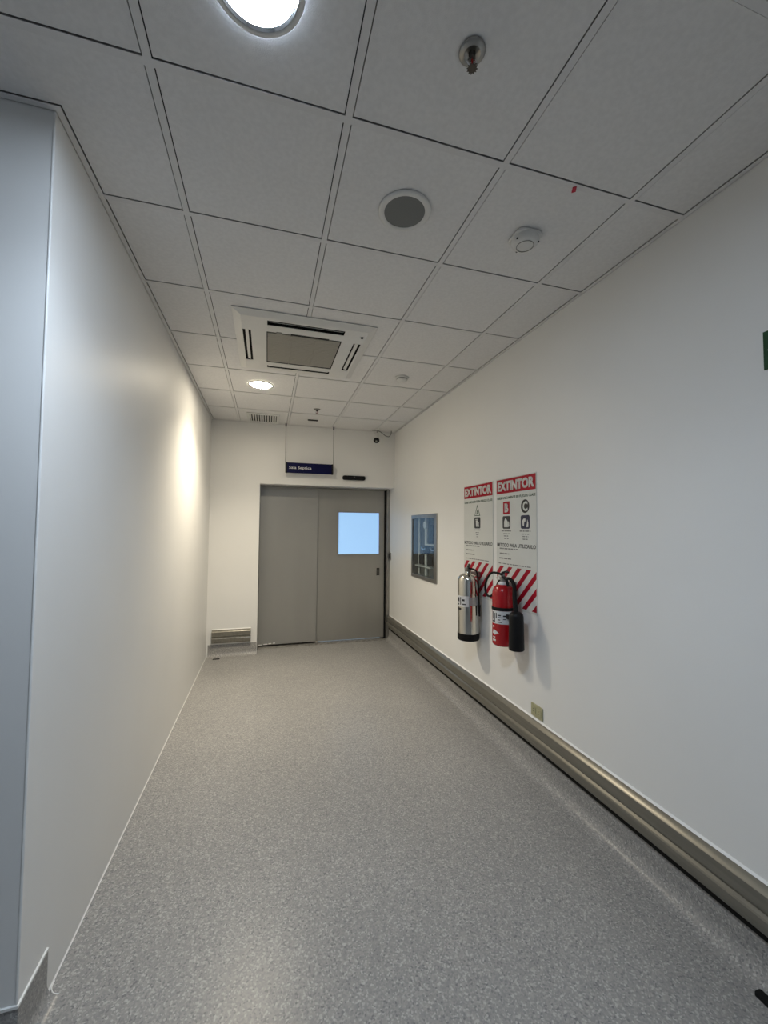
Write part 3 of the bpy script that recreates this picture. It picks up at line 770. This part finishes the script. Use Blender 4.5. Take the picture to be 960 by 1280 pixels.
# ---- steel water extinguisher
ex, ey = XR - 0.105, 1.800
t = thing('fire_extinguisher', (ex, ey, 0.695), 'polished steel fire extinguisher with black base, hung on wall', 'fire extinguisher', 'wall hung fire extinguishers')
c = (ex, ey, 0.0)
prof = [(0, 0.742), (0.088, 0.742), (0.088, 1.180)] + [(0.032 + 0.056 * math.cos(math.radians(a)), 1.180 + 0.062 * math.sin(math.radians(a))) for a in range(15, 91, 15)] + [(0.026, 1.250), (0.026, 1.262), (0, 1.262)]
part('tank', lathe(new(), prof, c, n=48), 'steel_tank', t, smooth=40)
part('base_boot', lathe(new(), [(0, 0.695), (0.086, 0.695), (0.0905, 0.702), (0.0905, 0.750), (0.0885, 0.752), (0.0885, 0.745)], c, n=48), 'black_rubber', t, smooth=40)
A = math.radians
part('label_band', lathe(new(), [(0.0884, 0.975), (0.0888, 0.975), (0.0888, 1.062), (0.0884, 1.062), (0.0884, 0.975)], c, n=20, a0=A(165), a1=A(245)), 'label_white', t, label='white paper label')
part('label_band', lathe(new(), [(0.0884, 0.985), (0.0888, 0.985), (0.0888, 1.055), (0.0884, 1.055), (0.0884, 0.985)], c, n=20, a0=A(246), a1=A(320)), 'label_clear', t, label='grey printed label')
bm = new()
for (a0, a1, z0, z1) in ((170, 188, 1.012, 1.046), (194, 200, 0.988, 1.050), (206, 222, 1.020, 1.036), (172, 186, 0.984, 0.998), (208, 230, 0.990, 0.999), (170, 200, 0.945, 0.962)):
    lathe(bm, [(0.0886, z0), (0.0891, z0), (0.0891, z1), (0.0886, z1), (0.0886, z0)], c, n=6, a0=A(a0), a1=A(a1))
part('label_print', bm, 'print_black', t)
part('valve', lathe(new(), [(0, 1.255), (0.022, 1.255), (0.024, 1.275), (0.016, 1.285), (0.014, 1.300), (0, 1.302)], c, n=16), 'valve_dark', t)
for nm, z, tilt in (('carry_handle', 1.266, -0.10), ('lever', 1.292, 0.05)):
    bm = prism(new(), [(-0.02, 0), (0.07, 0.02 + tilt * 0.15), (0.085, tilt * 0.3), (0.085, tilt * 0.3 + 0.006), (0.066, 0.028 + tilt * 0.15), (-0.02, 0.008)], -0.010, 0.010, lambda u, v, d, z=z: (ex + d - u * 0.35, ey - u * 0.92, z + v))
    part(nm, bm, 'valve_dark', t)
part('pressure_gauge', lathe(new(), [(0, 0), (0.017, 0), (0.017, 0.012), (0, 0.013)], (ex - 0.014, ey + 0.012, 1.272), (-0.8, 0.3, 0), 16), 'chrome', t)
part('hose', tube(new(), [(ex + 0.0, ey - 0.016, 1.285), (ex + 0.03, ey - 0.075, 1.27), (ex + 0.035, ey - 0.098, 1.20), (ex + 0.040, ey - 0.100, 1.08), (ex + 0.048, ey - 0.094, 0.98)], 0.0065, 8), 'black_rubber', t)
part('nozzle', cyl(new(), (ex + 0.048, ey - 0.094, 0.99), (ex + 0.052, ey - 0.092, 0.90), 0.012, 10, 0.008), 'black_plastic', t)
part('wall_bracket', box(new(), ex + 0.02, XR - 0.006, ey - 0.025, ey + 0.025, 1.215, 1.255), 'frame_steel', t)

# ---- red carbon dioxide extinguisher
ex, ey = XR - 0.100, 1.285
t = thing('fire_extinguisher', (ex, ey, 0.790), 'red fire extinguisher with black horn and hose, hung on wall', 'fire extinguisher', 'wall hung fire extinguishers')
c = (ex, ey, 0.0)
prof = [(0, 0.790), (0.066, 0.790), (0.076, 0.798), (0.078, 0.808), (0.078, 1.145)] + [(0.026 + 0.052 * math.cos(A(a)), 1.145 + 0.075 * math.sin(A(a))) for a in range(15, 91, 15)] + [(0.022, 1.228), (0, 1.228)]
part('tank', lathe(new(), prof, c, n=48), 'red_paint', t, smooth=40)
part('neck_collar', lathe(new(), [(0.024, 1.214), (0.036, 1.214), (0.036, 1.226), (0.026, 1.238), (0, 1.238)], c, n=24), 'label_white', t)
part('strap', lathe(new(), [(0.0785, 1.040), (0.081, 1.040), (0.081, 1.062), (0.0785, 1.062), (0.0785, 1.040)], c, n=48), 'black_rubber', t, smooth=40)
part('label_band', lathe(new(), [(0.0784, 0.948), (0.0788, 0.948), (0.0788, 1.038), (0.0784, 1.038), (0.0784, 0.948)], c, n=24, a0=A(165), a1=A(300)), 'label_white', t, label='white paper label')
bm = new()
for (a0, a1, z0, z1) in ((172, 180, 0.975, 1.028), (186, 192, 0.955, 1.020), (197, 203, 0.985, 1.024), (170, 186, 0.956, 0.968), (208, 226, 1.004, 1.012), (208, 230, 0.990, 0.996), (208, 222, 0.974, 0.980), (208, 230, 0.958, 0.964), (236, 256, 1.000, 1.010), (236, 252, 0.980, 0.986)):
    lathe(bm, [(0.0786, z0), (0.0791, z0), (0.0791, z1), (0.0786, z1), (0.0786, z0)], c, n=6, a0=A(a0), a1=A(a1))
part('label_print', bm, 'print_black', t)
bm = new()
def skin(a, z, r=0.0788): return (ex + r * math.cos(A(a)), ey + r * math.sin(A(a)), z)
for pts in ([(172, 0.878), (190, 0.868), (214, 0.884), (194, 0.900), (180, 0.905)], [(174, 0.822), (196, 0.826), (196, 0.836), (174, 0.840)], [(176, 0.846), (192, 0.848), (192, 0.855), (176, 0.856)], [(174, 0.918), (186, 0.922), (184, 0.932), (174, 0.930)]):
    inn = [bm.verts.new(skin(a, z, 0.0782)) for a, z in pts]; outv = [bm.verts.new(skin(a, z, 0.0795)) for a, z in pts]
    bm.faces.new(outv); bm.faces.new(inn[::-1])
    for i in range(len(pts)):
        j = (i + 1) % len(pts); bm.faces.new((inn[i], inn[j], outv[j], outv[i]))
part('printed_mark', bm, 'label_white', t, smooth=0)
part('valve', lathe(new(), [(0, 1.236), (0.018, 1.236), (0.022, 1.25), (0.022, 1.268), (0.013, 1.276), (0.012, 1.296), (0, 1.298)], c, n=16), 'frame_steel', t)
for nm, z, tilt in (('carry_handle', 1.262, -0.12), ('lever', 1.288, 0.10)):
    bm = prism(new(), [(-0.03, -0.01), (0.0, 0.008), (0.075, 0.012 + tilt * 0.15), (0.105, tilt * 0.3 - 0.01), (0.105, tilt * 0.3 - 0.003), (0.075, 0.02 + tilt * 0.15), (-0.005, 0.018), (-0.03, 0.0)], -0.011, 0.011, lambda u, v, d, z=z: (ex + d - u * 0.25, ey - u * 0.97, z + v))
    part(nm, bm, 'black_plastic', t)
part('safety_pin', lathe(new(), [(0.012, -0.0015), (0.015, -0.0015), (0.015, 0.0015), (0.012, 0.0015), (0.012, -0.0015)], (ex - 0.028, ey + 0.02, 1.262), (1, 0.4, 0), 16), 'chrome', t)
part('hose', tube(new(), [(ex - 0.010, ey - 0.01, 1.285), (1.975, 1.310, 1.296), (1.975, 1.392, 1.288), (1.975, 1.460, 1.232), (1.975, 1.484, 1.166), (1.975, 1.458, 1.116), (1.975, 1.392, 1.122), (1.978, 1.338, 1.190), (1.985, 1.300, 1.245)], 0.008, 10), 'black_rubber', t)
hx, hy = 1.985, 1.098
part('horn_tube', tube(new(), [(ex, ey - 0.02, 1.262), (ex + 0.01, ey - 0.075, 1.262), (ex + 0.005, ey - 0.125, 1.225), (hx + 0.006, hy + 0.025, 1.13), (hx, hy, 1.04)], 0.012, 10, radii=(0.009, 0.018)), 'black_rubber', t)
part('horn', lathe(new(), [(0, 1.062), (0.024, 1.060), (0.043, 1.046), (0.047, 1.030), (0.051, 0.812), (0.048, 0.806), (0.044, 0.81), (0.040, 1.0), (0, 1.01)], (hx, hy, 0), n=32), 'black_plastic', t, smooth=40, label='black discharge horn')
part('horn_clip', box(new(), hx - 0.006, hx + 0.006, hy + 0.045, ey - 0.076, 0.99, 1.02), 'black_plastic', t)
part('wall_bracket', box(new(), ex + 0.02, XR - 0.006, ey - 0.022, ey + 0.022, 1.195, 1.235), 'frame_steel', t)

# ---- floor odds
bm = prism(new(), rrect(2.020, 2.052, -0.40, -0.235, 0.006, 3), 0.0005, 0.012)
solo('floor_strip', bm, 'black_rubber', 'end of a dark strip on the floor at the lower right picture edge', 'floor strip')
bm = prism(new(), rrect(-0.245, -0.165, 4.085, 4.125, 0.012, 3), 0.0003, 0.002)
solo('floor_stopper', bm, 'black_rubber', 'small dark oblong patch on floor below the short bumper rail', 'floor patch')
